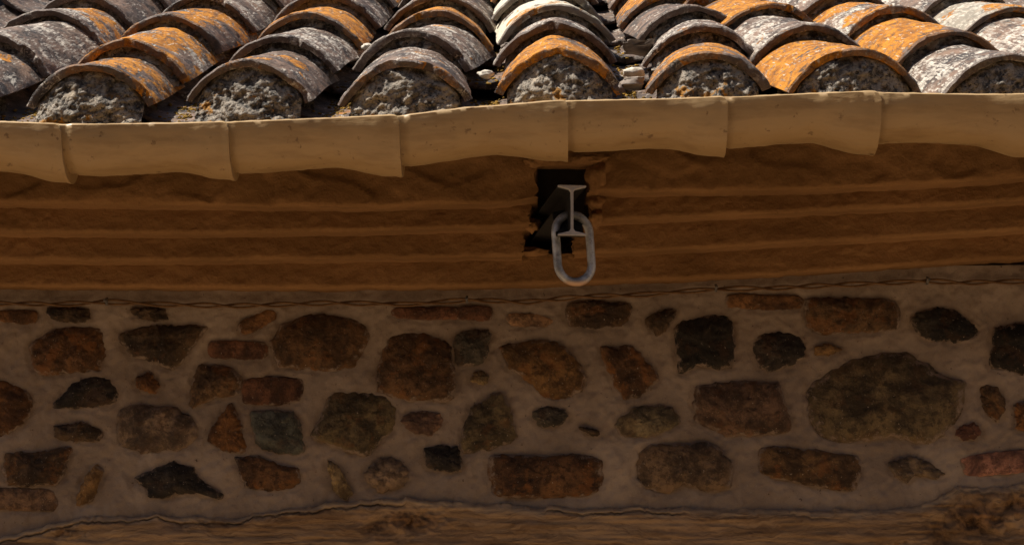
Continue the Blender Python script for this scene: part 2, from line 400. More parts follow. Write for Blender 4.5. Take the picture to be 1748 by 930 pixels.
def resample(poly, n, jit, seed):
    # Catmull-Rom through the traced corners, kept fairly tight, with small chips
    m = len(poly); out = []
    segs = []
    for i in range(m):
        p1 = poly[i]; p2 = poly[(i+1) % m]
        L = math.hypot(p1[0]-p2[0], p1[1]-p2[1]); k = max(2, int(n * L / per(poly)))
        for q in range(k):
            t = q/k; p0 = poly[i-1]; p3 = poly[(i+2) % m]; out.append(tuple(
              .25*((2-0)*0) + (0.5*((2*p1[c]) + (-p0[c]+p2[c])*t*.7 + (2*p0[c]-5*p1[c]+4*p2[c]-p3[c])*t*t*.0 + 0)
                if False else cr(p0[c], p1[c], p2[c], p3[c], t)) for c in (0, 1)))
    return out
def per(poly): return sum(math.hypot(poly[i][0]-poly[i-1][0], poly[i][1]-poly[i-1][1]) for i in range(len(poly)))
def cr(a, b, c, d, t, k=.33):
    m1 = (c-a)*k; m2 = (d-b)*k
    return (2*t**3-3*t*t+1)*b + (t**3-2*t*t+t)*m1 + (-2*t**3+3*t*t)*c + (t**3-t*t)*m2

polys = []
for idx, (kind, colr, poly, lab) in enumerate(STONES):
    pw = [(lambda q: (q.x, q.z))(P(a, b, 0.0)) for a, b in poly]
    out = resample(pw, 90, 0, idx)
    # chips along the outline
    cx = sum(p[0] for p in out)/len(out); cz = sum(p[1] for p in out)/len(out)
    amp = .0018 if kind == 'brick' else .0042
    o2 = []
    for (x, z) in out:
        d = Vector((x-cx, z-cz)); r = d.length; d /= max(r, 1e-6)
        dr = amp*(fbm(x, z, 0, 55, 3, idx*3.1) + .8*nz(x, z, 0, 180, idx*1.3))
        o2.append((x + d.x*dr, z + d.y*dr))
    polys.append(o2)
    size = min(max(p[0] for p in o2)-min(p[0] for p in o2), max(p[1] for p in o2)-min(p[1] for p in o2))
    bulge = (.004 if kind == 'brick' else .006 + .10*size*random.uniform(.6, 1.1))
    rings = 16; n = len(o2)
    tx, tz = random.uniform(-.05, .05), random.uniform(-.07, .07)
    verts = [(0, 0, 0)]; edge = [0.0]
    fl = random.uniform(5, 30)
    for k in range(1, rings+1):
        r = (k/rings)**.8
        for (x, z) in o2:
            X = cx + (x-cx)*r; Z = cz + (z-cz)*r
            h = bulge*(1 - r**3.2) - .006*max(0, (r-.90)/.10)**1.4
            # faceted, hackly face
            h += (fbm(X, Z, 0, 26, 4, idx*5.3)*.0042 + fbm(X, Z, 0, 90, 3, idx)*.0016)*(.35 if kind == 'brick' else 1.0)
            h += abs(nz(X, Z, 0, fl, idx*7.7))*.007*(0 if kind == 'brick' else 1)*(1-r*.4)
            h += (X-cx)*tx + (Z-cz)*tz
            verts.append((X-cx, -h, Z-cz)); edge.append(r)
    verts[0] = (0, (verts[1][1]), 0)
    faces = [(0, 1+i, 1+(i+1) % n) for i in range(n)] + [(f[0]+1, f[1]+1, f[2]+1, f[3]+1) for f in grid_faces(n, rings, True)]
    # short back so the stone is a body, not a skin
    base = len(verts)
    for i in range(n): verts.append((o2[i][0]-cx, .03, o2[i][1]-cz)); edge.append(1.0)
    for i in range(n): faces.append((base-n+i, base-n+(i+1) % n, base+(i+1) % n, base+i))
    faces.append(tuple(base+i for i in range(n)))
    o = mesh_obj(kind, verts, faces, MS, parent=wall, loc=(cx, -.002, cz))
    ca = o.data.color_attributes.new('edge', 'FLOAT_COLOR', 'POINT')
    ca.data.foreach_set('color', [c for e in edge for c in (e, e, e, 1)])
    tc = TINT[colr]; j = random.uniform(.9, 1.12)
    o['tint'] = [tc[0]*j, tc[1]*j, tc[2]*j]; o['rust'] = {'rust': .7, 'rust2': .55, 'brown': .45, 'dark': .25, 'olive': .25, 'tan': .5, 'brown2': .2, 'brown4': .6}.get(colr, .12)
    if lab: o['label'] = lab

# mortar skin with the joints swelling round every stone
z_top, z_bot = P(874, 455, 0).z, P(874, 930, 0).z - .12
XW0, XW1 = -1.30, 1.30
nx, nzv = 840, 215
xs = np.linspace(XW0, XW1, nx); zs = np.linspace(z_bot, z_top, nzv)
GX, GZ = np.meshgrid(xs, zs); best = np.full(GX.shape, 1.0)
for o2 in polys:
    a = np.array(o2); mn = a.min(0)-.03; mx = a.max(0)+.03
    i0, i1 = np.searchsorted(xs, [mn[0], mx[0]]); j0, j1 = np.searchsorted(zs, [mn[1], mx[1]])
    if i1 <= i0 or j1 <= j0: continue
    X = GX[j0:j1, i0:i1]; Z = GZ[j0:j1, i0:i1]
    d = np.full(X.shape, 9.0); ins = np.zeros(X.shape, bool)
    for k in range(len(a)):
        p, q = a[k-1], a[k]; e = q-p; L = (e**2).sum() + 1e-12
        t = np.clip(((X-p[0])*e[0] + (Z-p[1])*e[1])/L, 0, 1)
        d = np.minimum(d, np.hypot(X-p[0]-t*e[0], Z-p[1]-t*e[1]))
        c = ((p[1] > Z) != (q[1] > Z))
        with np.errstate(divide='ignore', invalid='ignore'):
            xi = (q[0]-p[0])*(Z-p[1])/(q[1]-p[1]+1e-12)+p[0]
        ins ^= c & (X < xi)
    d = np.where(ins, -d, d); best[j0:j1, i0:i1] = np.minimum(best[j0:j1, i0:i1], d)
verts = []
for j in range(nzv):
    for i in range(nx):
        x, z, s = xs[i], zs[j], best[j, i]
        y = -.0045*fbm(x, z, 3, 9, 4) - .0018*fbm(x, z, 5, 55, 3)
        s = s + .0030*fbm(x, z, 9, 60, 4) + .0012*nz(x, 9, z, 230)
        if s < 0: y += .014*smooth(-s/.016)
        else: y += .0025*(1-smooth(s/.010)) - .0015
        verts.append((x, y, z))
faces = grid_faces(nx, nzv)
mo = mesh_obj('mortar', verts, faces, MW, parent=wall)
# body of the wall behind the skin and down to the ground
def box(x0, x1, y0, y1, z0, z1):
    v = [(x, y, z) for z in (z0, z1) for y in (y0, y1) for x in (x0, x1)]
    f = [(0,1,3,2),(4,6,7,5),(0,4,5,1),(2,3,7,6),(0,2,6,4),(1,5,7,3)]
    return v, f
v, f = box(XW0-1.2, XW1+1.2, .035, .45, 0, P(874, 430, 0).z)
mesh_obj('masonry_core', v, f, MW, parent=wall, smooth=False)

v, f = box(XW0-1.2, XW1+1.2, .10, .45, P(874, 430, 0).z-.01, gut_z(-1.2)+.055)
mesh_obj('masonry_core', v, f, MW, parent=wall, smooth=False)

# ------------------------------------------------------------------ wooden lintel
LT = [(-200,930),(0,922),(60,904),(100,893),(170,882),(260,880),(330,882),(430,881),(490,868),(540,863),(600,855),(640,852),(700,850),(780,857),(850,859),(900,863),(1000,867),(1100,866),(1200,867),(1300,869),(1400,871),(1500,869),(1560,864),(1590,846),(1620,834),(1660,829),(1700,830),(1748,820),(1900,815)]
KN = [(1670,885,.085,.045,1.0),(1610,905,.05,.04,.8),(1735,860,.05,.035,.9),(700,888,.080,.026,.9),(640,900,.03,.02,.8),(1531,936,.026,.012,.9),(730,895,.05,.015,.5),(110,908,.04,.016,.8),(395,878,.07,.008,.7),(330,893,.05,.010,.6)]
nx2, nz2 = 760, 90
zb = P(874, 930, 0).z - .14
verts, kn, pe, cr2 = [], [], [], []
KW = [(P(a, b, -.02), rx, rz, s) for a, b, rx, rz, s in KN]
for j in range(nz2):
    for i in range(nx2):
        x = -1.22 + 2.44*i/(nx2-1)
        p = px_of(x, -.02); zt = P(p, lerp_tab(LT, p), -.02).z + .0055*fbm(x, 0, 0, 22, 4) + .0016*nz(x, 0, 1, 160)
        t = j/(nz2-1); z = zt + (zb-zt)*t
        k = 0
        for c, rx, rz, s in KW:
            q = ((x-c.x)/rx)**2 + ((z-c.z)/rz)**2
            k = max(k, s*math.exp(-q*1.1))
        edge = min(1, (zt-z)/.018)
        y = -.003 - .013*math.sqrt(max(0, 1-(1-edge)**2))
        y += .0035*fbm(x*.12, 0, z, 60, 4) + .0022*fbm(x*.05, 0, z, 160, 3) - .004*nz(x*.6, 0, z, 12)
        y += k*(.012*fbm(x, 1, z, 45, 4) + .006)
        # shrinkage cracks along the grain
        cl = math.sin((z + .006*nz(x, 0, 0, 6))*310 + 3*nz(x, 2, 0, 3)); ck = max(0, cl-.93)/.07*.25*smooth(nz(x*.4, 5, z, 20)*2+.1)
        dd = abs((zt-z) - .010 - .006*nz(x, 8, 0, 9) - .002*nz(x, 8, 0, 60)); ck = max(ck, smooth(1-dd/.0028)*smooth(nz(x, 12, 0, 4)*3 + .5 + (.6 if x < -.3 else 0)))
        y += .005*ck; cr2.append(ck)
        verts.append((x, y, z)); kn.append(k); pe.append(max(0, 1-(zt-z)/.030))
faces = grid_faces(nx2, nz2)
b0 = len(verts)
for j in (0, nz2-1):
    for i in range(nx2):
        q = verts[j*nx2+i]; verts.append((q[0], .033, q[2])); kn.append(0); pe.append(1); cr2.append(0)
for i in range(nx2-1):
    faces.append((i, i+1, b0+i+1, b0+i)); faces.append(((nz2-1)*nx2+i, (nz2-1)*nx2+i+1, b0+nx2+i+1, b0+nx2+i))
for c in (0, nx2-1):
    faces.append(tuple([j*nx2+c for j in range(nz2)] + [b0+nx2+c, b0+c]))
lint = mesh_obj('wooden_lintel', verts, faces, MB)
ca = lint.data.color_attributes.new('knot', 'FLOAT_COLOR', 'POINT'); ca.data.foreach_set('color', [c for e, g_, h_ in zip(kn, pe, cr2) for c in (e, g_, h_, 1)])
tag(lint, 'weathered rough wooden lintel beam with cracks and knots below the stone wall', 'beam')

# ------------------------------------------------------------------ corbelled cornice
corn = empty('cornice', (0, -.1, P(874, 480, 0).z))
corn_inv = Vector(corn.location)
tag(corn, 'stepped ochre plastered brick cornice between the gutter and stone wall', 'cornice')
# lower edge of every course (photo px at that course's depth); last entry = outermost
DEPTH = [-.052, -.108, -.164, -.222]           # face depth of courses from the wall outwards
EDGE = [
 [(-200,490),(0,489),(300,491),(600,491),(850,489),(1000,482),(1200,475),(1400,463),(1600,450),(1748,440),(1950,428)],
 [(-200,447),(0,444),(300,445),(600,441),(850,438),(1000,433),(1200,424),(1400,412),(1600,402),(1748,392),(1950,382)],
 [(-200,399),(0,397),(300,398),(600,395),(850,388),(1000,378),(1200,370),(1400,360),(1600,352),(1748,343),(1950,333)],
 [(-200,345),(0,345),(300,349),(600,353),(850,345),(1000,327),(1200,325),(1400,322),(1600,312),(1748,303),(1950,295)],
]
HOLE = {0: None, 1: (893, 978), 2: (905, 1008), 3: (915, 1006)}
def course(ci, x0, x1, jl, jr, ztop_extra=None, zcut=None, yb=.034):
    y0 = DEPTH[ci]; n = max(12, int((x1-x0)/.005)); rows = 22
    verts = []
    for i in range(n):
        t = i/(n-1)
        for k in range(rows):
            x = x0 + (x1-x0)*t
            if jl and t < .5: x += .008*fbm(0, ci, k*.13, 6, 3, ci+2)*(1 if t == 0 else max(0, 1-t*(x1-x0)/.02))
            if jr and t > .5: x += .008*fbm(3, ci, k*.13, 6, 3, ci+9)*max(0, 1-(1-t)*(x1-x0)/.02)
            p = px_of(x, y0); ze = P(p, lerp_tab(EDGE[ci], p), y0).z + .0016*fbm(x, ci, 0, 12, 4, 3.3)
            if ci < 3:
                p2 = px_of(x, DEPTH[ci+1]); zn = P(p2, lerp_tab(EDGE[ci+1], p2), DEPTH[ci+1]).z
                ztop = zn + .010
            else: ztop = gut_z(x) - .002
            if zcut is not None: ze = zcut
            s = k/(rows-1)
            rr = .007
            if k <= 5:                       # rounded lower lip
                a = k/5*math.pi/2; yy = y0 + rr - rr*math.sin(a); zz = ze + rr - rr*math.cos(a)
            else:
                u = (k-5)/(rows-6); zz = ze + rr + (ztop-ze-rr)*u; yy = y0 + .006*u
            rough = .0038 if ci == 3 else .0024
            yy += rough*fbm(x, ci*3, zz, 13, 5, ci*4.1) + .0014*fbm(x, ci*3, zz, 60, 3)
            if ci == 3:                      # broken patches of plaster under the gutter
                m = nz(x*.55, 7, zz, 22, 5); yy += .006*smooth((m-.02)*6)
            zz += .0014*fbm(x, ci, k*.1, 26, 3) if k < 7 else 0
            verts.append((x, yy, zz))
    # underside and top run back into the wall
    full = []
    for i in range(n):
        col = verts[i*rows:(i+1)*rows]
        zb_ = col[0][2]
        under = [(col[0][0], yb + (col[0][1]-yb)*q, zb_ + .0016*fbm(col[0][0], q, ci, 15, 3)*(1-q)) for q in (0, .15, .3, .45, .6, .75, .9)]
        full += [under[0]] + under[1:] + col + [(col[-1][0], yb, col[-1][2])]
    R_ = rows + 8
    faces = []
    for i in range(n-1):
        for k in range(R_):
            k2 = (k+1) % R_
            faces.append((i*R_+k, (i+1)*R_+k, (i+1)*R_+k2, i*R_+k2))
    faces.append(tuple(range(R_))); faces.append(tuple((n-1)*R_+k for k in range(R_)))
    lo = corn_inv
    return mesh_obj('brick_course', [(a-lo.x, b-lo.y, c-lo.z) for a, b, c in full], faces, MC, parent=corn, sharp=60)
for ci in range(4):
    y0 = DEPTH[ci]
    if HOLE[ci] is None: course(ci, XW0, XW1, 0, 0)
    else:
        a, b = HOLE[ci]
        course(ci, XW0, P(a, 400, y0).x, 0, 1); course(ci, P(b, 400, y0).x, XW1, 1, 0)
# bridging course above the hole
xa, xb = P(900, 300, -.222).x, P(1015, 300, -.222).x
course(3, xa-.004, xb+.004, 0, 0, zcut=P(950, 282, -.222).z, yb=-.185)
# lumps of plaster left at the sides of the hole
def blob(name, c, r, mat, seed, parent=None, sub=3, amp=.35, off=None, fr=1.0, boxy=1.0):
    bm = bmesh.new(); bmesh.ops.create_icosphere(bm, subdivisions=sub, radius=1)
    for v_ in bm.verts:
        q = v_.co.copy(); q = Vector([math.copysign(abs(e)**boxy, e) for e in q]); k = 1 + amp*fbm(q.x, q.y, q.z, fr, 4, seed)
        v_.co = Vector((q.x*r[0]*k, q.y*r[1]*k, q.z*r[2]*k))
    vs = [v_.co.copy() for v_ in bm.verts]; fs = [tuple(v2.index for v2 in f_.verts) for f_ in bm.faces]; bm.free()
    loc = Vector(c) - (off if off is not None else Vector())
    return mesh_obj(name, vs, fs, mat, parent=parent, loc=loc)
for (px, py, y, rx, ry, rz) in [(1018,300,-.215,.018,.02,.024),(1015,345,-.16,.015,.02,.018),(908,385,-.12,.014,.02,.012),(900,430,-.07,.030,.02,.008),(1005,270,-.226,.03,.016,.010),(915,275,-.222,.022,.016,.010),(1018,372,-.16,.012,.02,.014)]:
    blob('plaster_lump', P(px, py, y), (rx, ry, rz), MC, px*.37, parent=corn, off=corn_inv, amp=.5, fr=1.4)

# ------------------------------------------------------------------ roof boards beneath the tiles, added dark to block light
RS = math.tan(R(24.5))
def crest_line(x): return gut_z(x)      # reference height
v = []
nb = 40
for i in range(nb):
    x = XL - .2 + (XR-XL+1.4)*i/(nb-1) - .5; z0 = gut_z(x) - .040
    for (yy, dz) in ((-.20, .030), (1.9, 2.2*RS-.01), (1.9, 2.2*RS-.04), (-.20, .004)):
        v.append((x, yy, z0+dz))
f = []
for i in range(nb-1):
    for k in range(4): k2 = (k+1) % 4; f.append((i*4+k, (i+1)*4+k, (i+1)*4+k2, i*4+k2))
f.append((0, 1, 2, 3)); f.append(tuple((nb-1)*4+k for k in range(4)))
dk = mesh_obj('roof_boards', v, f, MDECK, smooth=False)
tag(dk, 'dark boards added beneath the clay roof tiles to block light', 'roof')

# ------------------------------------------------------------------ roof tiles
def tile_mesh(name, wf, hf, wb, hb, L, th, seed, loc, rot, mat=MT, channel=False, res=(84, 46)):
    nu, nv = res
    outer, inner = [], []
    pk = .010*abs(nz(seed, 0, 0, 1.37)); sk = .16*nz(0, seed, 0, 1.71)
    def arc(w_, h_, u):
        a = 2*math.atan(2*h_/w_); r = w_/2/math.sin(a); th_ = -a + 2*a*u
        return r*math.sin(th_), r*math.cos(th_) - r*math.cos(a), math.sin(th_), math.cos(th_)
    for j in range(nv):
        t = j/(nv-1); te = t**1.25
        w_ = wf+(wb-wf)*te; h_ = hf+(hb-hf)*te
        for i in range(nu):
            u = i/(nu-1); x, z, sx, sz = arc(w_, h_, u)
            y = L*te
            if not channel:
                z += pk*math.exp(-(x/w_*5.5)**2); z -= .5*pk*(x/w_*2)**4; x *= 1 + .05*abs(x/w_*2)**5; x += sk*z
            if te < .03: y += (1-te/.03)*(.0050*fbm(u*3, 0, 0, 1.3, 3, seed) + .0007*nz(u*60, 0, 0, 1, seed) + .009*smooth((nz(u*7, 3, 0, 1, seed)-.32)*4))
            d = .0034*fbm(x, y, z, 12, 3, seed) + .0006*fbm(x, y, z, 110, 3, seed)
            warp = .012*nz(y, 0, 0, 4, seed)*(u-.5)
            rnd = -.003 if j == 0 else 0
            outer.append((x+sx*(d+rnd), y, z+sz*(d+rnd)+warp))
            d2 = -th + .002*fbm(x, y, z, 25, 3, seed+5) - rnd
            inner.append((x+sx*d2, y + (.001 if j == 0 else 0), z+sz*d2+warp))
    # an extra loop right behind the lip keeps it round
    V = outer + inner; n = nu*nv
    F_ = grid_faces(nu, nv) + grid_faces(nu, nv, off=n)
    for i in range(nu-1): F_.append((i, i+1, n+i+1, n+i)); e = (nv-1)*nu; F_.append((e+i, e+i+1, n+e+i+1, n+e+i))
    for j in range(nv-1): F_.append((j*nu, (j+1)*nu, n+(j+1)*nu, n+j*nu)); F_.append((j*nu+nu-1, (j+1)*nu+nu-1, n+(j+1)*nu+nu-1, n+j*nu+nu-1))
    if channel: V = [(a, b, -c) for a, b, c in V]
    return mesh_obj(name, V, F_, mat, loc=loc, rot=rot, sharp=50)

# per column: yaw (deg), list of visible cover tiles from the eave up:
#   crest px, crest py, width px, lichen, pale, cream, side, look
COLS = [
 ('left_out2', 0.0, [(-395,118,220,.4,.5,0,0,'grey'),(-330,75,200,.5,.3,0,0,'orange'),(-270,40,200,.3,.5,0,0,'grey'),(-215,8,190,.3,.5,0,0,'grey')]),
 ('left_out', 0.0, [(-118,110,225,.3,.6,0,0,'grey'),(-12,60,215,.30,.85,0,0,'grey white streaked'),(84,18,205,.55,.8,0,.5,'grey white with an orange stripe'),(140,-8,200,.15,.3,0,0,'dark brown')]),
 ('one', 0.0, [(155,110,228,.78,.45,0,.9,'orange topped'),(218,72,222,.76,.62,0,.2,'orange and white streaked'),(285,27,205,.80,.45,0,.1,'orange topped'),(345,-4,200,.2,.7,0,0,'grey streaked')]),
 ('two', 0.0, [(425,103,226,.38,.35,0,0,'brown grey'),(478,62,212,.15,.85,0,0,'grey white streaked'),(525,24,202,1.0,.4,0,0,'bright orange'),(555,-10,198,.15,.6,0,0,'grey brown')]),
 ('three', 0.0, [(692,104,232,.45,.60,0,.2,'brown with a pale crust'),(704,54,212,.42,.95,0,0,'white crusted'),(745,22,200,1.05,.3,0,0,'bright orange'),(750,-8,196,.1,.6,0,0,'grey brown')]),
 ('four', 0.0, [(955,88,224,.98,.35,0,-.2,'orange'),(948,42,216,.25,.9,0,0,'grey white'),(950,10,206,.50,.6,1.0,0,'cream limewashed'),(935,-22,196,.1,.6,1.0,0,'cream')]),
 ('five', -1.0, [(1207,88,216,.82,.55,0,-.3,'orange brown'),(1196,46,210,.25,.95,0,-.2,'grey crusted'),(1185,12,200,.15,.25,0,0,'dark brown'),(1150,-10,196,1.0,.2,0,0,'orange')]),
 ('six', -4.0, [(1462,86,258,.82,.6,0,-1.0,'orange with faint white streaks'),(1385,44,225,.12,.9,0,0,'grey crusted'),(1315,6,215,1.05,.2,0,-.3,'vivid orange'),(1240,-22,205,1.0,.2,0,0,'orange')]),
 ('seven', -5.0, [(1722,96,262,.25,1.0,0,0,'pale grey white'),(1628,55,240,1.0,.35,0,-.5,'vivid orange'),(1530,14,225,.72,1.0,0,.3,'white with orange patches'),(1450,-14,210,.2,.6,0,0,'grey')]),
 ('eight', -5.0, [(1985,96,250,.4,.7,0,0,'grey'),(1868,52,240,.3,1.0,0,0,'white streaked'),(1728,14,235,.52,1.0,.35,.4,'pinkish white'),(1650,-18,215,.2,.7,0,0,'grey')]),
 ('nine', -5.0, [(2240,92,250,.5,.5,0,0,'grey'),(2110,52,240,.8,.4,0,0,'orange'),(1960,12,230,.3,.9,0,0,'white streaked'),(1870,-18,215,.6,.6,0,0,'grey')]),
]
ORD = ['first', 'second', 'third', 'fourth', 'fifth', 'sixth', 'seventh', 'eighth']
COLTXT = {'left_out2': 'far off left row', 'left_out': 'row cut by the left edge', 'one': 'leftmost full tile row',
 'two': 'second full row from the left', 'three': 'third full row from the left', 'four': 'row above the steel beam', 'five': 'row just right of the beam',
 'six': 'second row right of the beam', 'seven': 'row at the right edge', 'eight': 'row past the right edge', 'nine': 'far off right row'}
STEP = .235
cols_base = []
for ci, (cn, yaw, rows) in enumerate(COLS):
    base = []; pts_ = []
    for k in range(9):
        if k < 4:
            px, py, wd = rows[k][:3]
            y = YT + STEP*k + random.uniform(-.012, .012)
            c = P(px, py, y)
        else:
            c = pts_[-1] + (pts_[3] - pts_[1])*.5; c.z = pts_[-1].z + STEP*RS
        if k:   # never let a tile sink into, or float high over, the one below
            lowz = pts_[-1].z + STEP*math.tan(R(17.2)) + .021
            c.z = min(max(c.z, lowz), lowz + .020)
        pts_.append(c.copy())
    for k in range(8):
        c = pts_[k]; y = c.y; nxt = pts_[k+1]
        if k < 4: px, py, wd, li, pa, cr_, sd, look = rows[k]
        else: li, pa, cr_, sd, look, wd = random.uniform(.3, 1.0), .6, 0, 0, 'grey orange', 188
        wm = min(wd*(y - CAM.y)/F*.96, .245)
        hm = .069*wm/.205*.98
        seed = ci*17.3 + k*5.1
        yw = math.degrees(math.atan2(-(nxt.x-c.x), nxt.y-c.y)) + random.uniform(-1.5, 1.5); rl = random.uniform(-3, 3)
        pitch = math.degrees(math.atan2(nxt.z - .0225 - c.z, nxt.y-c.y)) + random.uniform(-.3, .3)
        loc = Vector((c.x, y, c.z - hm))
        o = tile_mesh('roof_tile', wm, hm, wm*.86, hm*.86, .345, .0120+random.uniform(0, .003), seed, loc, (R(pitch), R(rl), R(yw)), res=((84, 46) if k < 4 and 1 <= ci <= 8 else (36, 20)))
        o['lichen'] = li; o['pale'] = pa; o['cream'] = cr_; o['lich_side'] = sd
        lab = f'{look} curved clay roof tile, {ORD[k]} up from the gutter, {COLTXT[cn]}'
        tag(o, lab, 'roof tile', 'curved cover tiles of the roof')
        base.append((tuple(c), wm, hm, pitch, yw))
        # mortar packed under the open front end
        nr, na = ((34, 60) if k < 3 and 1 <= ci <= 8 else (14, 26)); Vv = []
        sx, sz = (wm/2-.015), (hm-.0135)
        dep = .003 if k == 0 else .008
        pk_ = .010*abs(nz(seed, 0, 0, 1.37)); sk_ = .16*nz(0, seed, 0, 1.71)
        aa = 2*math.atan(2*hm/wm)
        def edgept(u):
            a_ = 2*math.atan(2*sz/(2*sx)); r_ = sx/math.sin(a_); q = -a_ + 2*a_*u
            return r_*math.sin(q), r_*math.cos(q) - r_*math.cos(a_)
        zlo = -.035 if k == 0 else -.012
        for jj in range(nr+1):
            t = jj/nr
            for ii in range(na):
                u = ii/(na-1); ex, ez = edgept(u); ez += pk_*math.exp(-(ex/wm*5.5)**2) - .5*pk_*(ex/wm*2)**4
                # rows run from the flat bottom edge up to the arc
                X_ = ex*(.0 + 1.0) if False else ex
                Zb = zlo; Z_ = Zb + (ez - Zb)*t
                rr_ = math.hypot(ex/sx, 0)
                prof = (1 - (abs(ex)/sx)**3)*(1 - (t)**3)
                y_ = dep - (.014 if k == 0 else .006)*prof - (.024 if k == 0 else .012)*(1-t) + .30*max(0, t)*.03
                y_ += .0085*fbm(X_, seed, Z_, 38, 5, seed) + .0035*fbm(X_, seed, Z_, 150, 3, seed)
                Vv.append((X_ + sk_*max(0, Z_), y_, Z_))
        nF = na*(nr+1)
        Fv = grid_faces(na, nr+1)
        back = [(v_[0], .11, v_[2]) for v_ in Vv[nr*na:]] + [(v_[0], .11, v_[2]) for v_ in Vv[:na]]
        Vv += back
        for ii in range(na-1):
            Fv.append((nr*na+ii, nr*na+ii+1, nF+ii+1, nF+ii)); Fv.append((ii, ii+1, nF+na+ii+1, nF+na+ii)); Fv.append((nF+ii, nF+ii+1, nF+na+ii+1, nF+na+ii))
        mo_ = mesh_obj('mortar_fill', Vv, Fv, MP, loc=loc, rot=o.rotation_euler)
        ml = ['crumbly mortar plugging the tile end', 'dark mortar under the tile'][k > 0]
        tag(mo_, f'{ml} {ORD[k]} up in the {COLTXT[cn]}' if k else f'{ml}, {COLTXT[cn]}', 'mortar', 'mortar fillings under the tiles')
    cols_base.append(base)

# channel tiles between the rows
for ci in range(len(COLS)-1):
    for k in range(8):
        a, b = cols_base[ci][k], cols_base[ci+1][k]
        c = (Vector(a[0]) + Vector(b[0]))/2
        zb_ = min(a[0][2]-a[2], b[0][2]-b[2]) - .000
        gap = (Vector(b[0]) - Vector(a[0])).xy.length
        wch = min(.215, gap - .09 + .05); hch = .048
        loc = Vector((c.x, c.y + .038, zb_ + .012))
        o = tile_mesh('channel_tile', wch*.9, hch*.9, wch, hch, .33, .012, 200+ci*9.7+k*3.3, loc, (R(19.5), 0, R((a[4]+b[4])/2)), channel=True, res=(40, 26))
        o['lichen'] = [.5, .3, .2, .4, .5, .3, .4, .5, .4, .4][ci] - .05*k; o['pale'] = .25; o['cream'] = 0; o['lich_side'] = 0
        tag(o, f'hollow channel tile, {ORD[k]} up, left of the {COLTXT[COLS[ci+1][0]]}', 'channel tile', 'hollow channel tiles between the rows')

# mortar bed the eave tiles sit in, behind the gutter
V = []; nb_ = 420; pr = 14
for i in range(nb_):
    x = XL + (XR-XL)*i/(nb_-1); z0 = gut_z(x)
    for k in range(pr):
        t = k/(pr-1)
        y = -.352 - .012*math.sin(t*math.pi*.5) + .15*max(0, t-.5)*2; z = z0 - .026 + .047*smooth(t*2.0) + .03*max(0, t-.5)*2
        V.append((x, y + .006*fbm(x, t*.1, 0, 40, 4), z + .008*fbm(x, y, 4, 22, 4) + .004*fbm(x, y, 2, 90, 3)))
    V.append((x, -.20, z0 - .012))
F_ = grid_faces(pr+1, nb_)
for i in range(nb_-1): F_.append((i*(pr+1)+pr, (i+1)*(pr+1)+pr, (i+1)*(pr+1), i*(pr+1)))
F_ += [tuple(range(pr+1)), tuple((nb_-1)*(pr+1)+k for k in range(pr+1))]
o = mesh_obj('mortar_bed', V, F_, MP); tag(o, 'long crumbly strip of mortar behind the gutter under the lowest tiles', 'mortar')

# small loose things lying in the channels
def dropz(x, y):
    return None
PEB = [(830,128,-.28,.010,'small white pebble in the channel left of the middle tile row'),
       (1082,124,-.28,.013,'pale flat pebble in the channel right of the middle tile row'),
       (628,80,-.05,.008,'tiny white pebble in the channel left of the third tile row')]
for px, py, y, r, lab in PEB:
    o = blob('pebble', P(px, py, y), (r*1.4, r, r*.7), MPEB, px, amp=.4); tag(o, lab, 'pebble')
sh = []
mm = m_simple('broken_tile_shard', (.16, .13, .11), (.33, .27, .22), 30)
for px, py, y, r, s, lab in [(1088,82,.0,(.026,.045,.005),1,'flat grey slab of broken tile lying in the channel below the dark tile'),(868,82,-.02,(.013,.02,.008),2,'small pale broken tile piece wedged left of the middle row'),
                       (1078,143,-.33,(.018,.022,.008),3,'rounded grey mortar lump behind the gutter right of the middle row')]:
    o = blob('tile_shard', P(px, py, y), r, mm, s*11.1, amp=.45, fr=1.1, boxy=.45); tag(o, lab, 'broken tile')
# moss and crumbs gathered in the channels
vs, fs = [], []
for ci in range(len(COLS)-1):
    for q in range(220):
        k = random.choice([0, 0, 0, 1, 1, 2]); t = random.random()
        a, b = Vector(cols_base[ci][k][0]), Vector(cols_base[ci+1][k][0])
        c = (a+b)/2; hm = cols_base[ci][k][2]
        zc = min(a.z-hm, b.z - cols_base[ci+1][k][2]) + .012 - .034
        x = c.x + random.gauss(0, .013); y = c.y + .04 + t*STEP; z = zc + t*STEP*math.tan(R(19.5)) + abs(x-c.x)**2*8
        r = random.uniform(.0010, .0036)
        bm = bmesh.new(); bmesh.ops.create_icosphere(bm, subdivisions=1, radius=1); o0 = len(vs)
        for v_ in bm.verts:
            kx = 1+.9*nz(v_.co.x, v_.co.y, v_.co.z, 1.3, q+ci*9)
            vs.append((x+v_.co.x*r*1.3*kx, y+v_.co.y*r*1.3*kx, z+v_.co.z*r*.8*kx))
        fs += [tuple(o0+v2.index for v2 in f_.verts) for f_ in bm.faces]; bm.free()
ms = mesh_obj('moss', vs, fs, MMOSS); tag(ms, 'ochre moss and crumbs gathered in the roof channels', 'moss', kind='stuff')

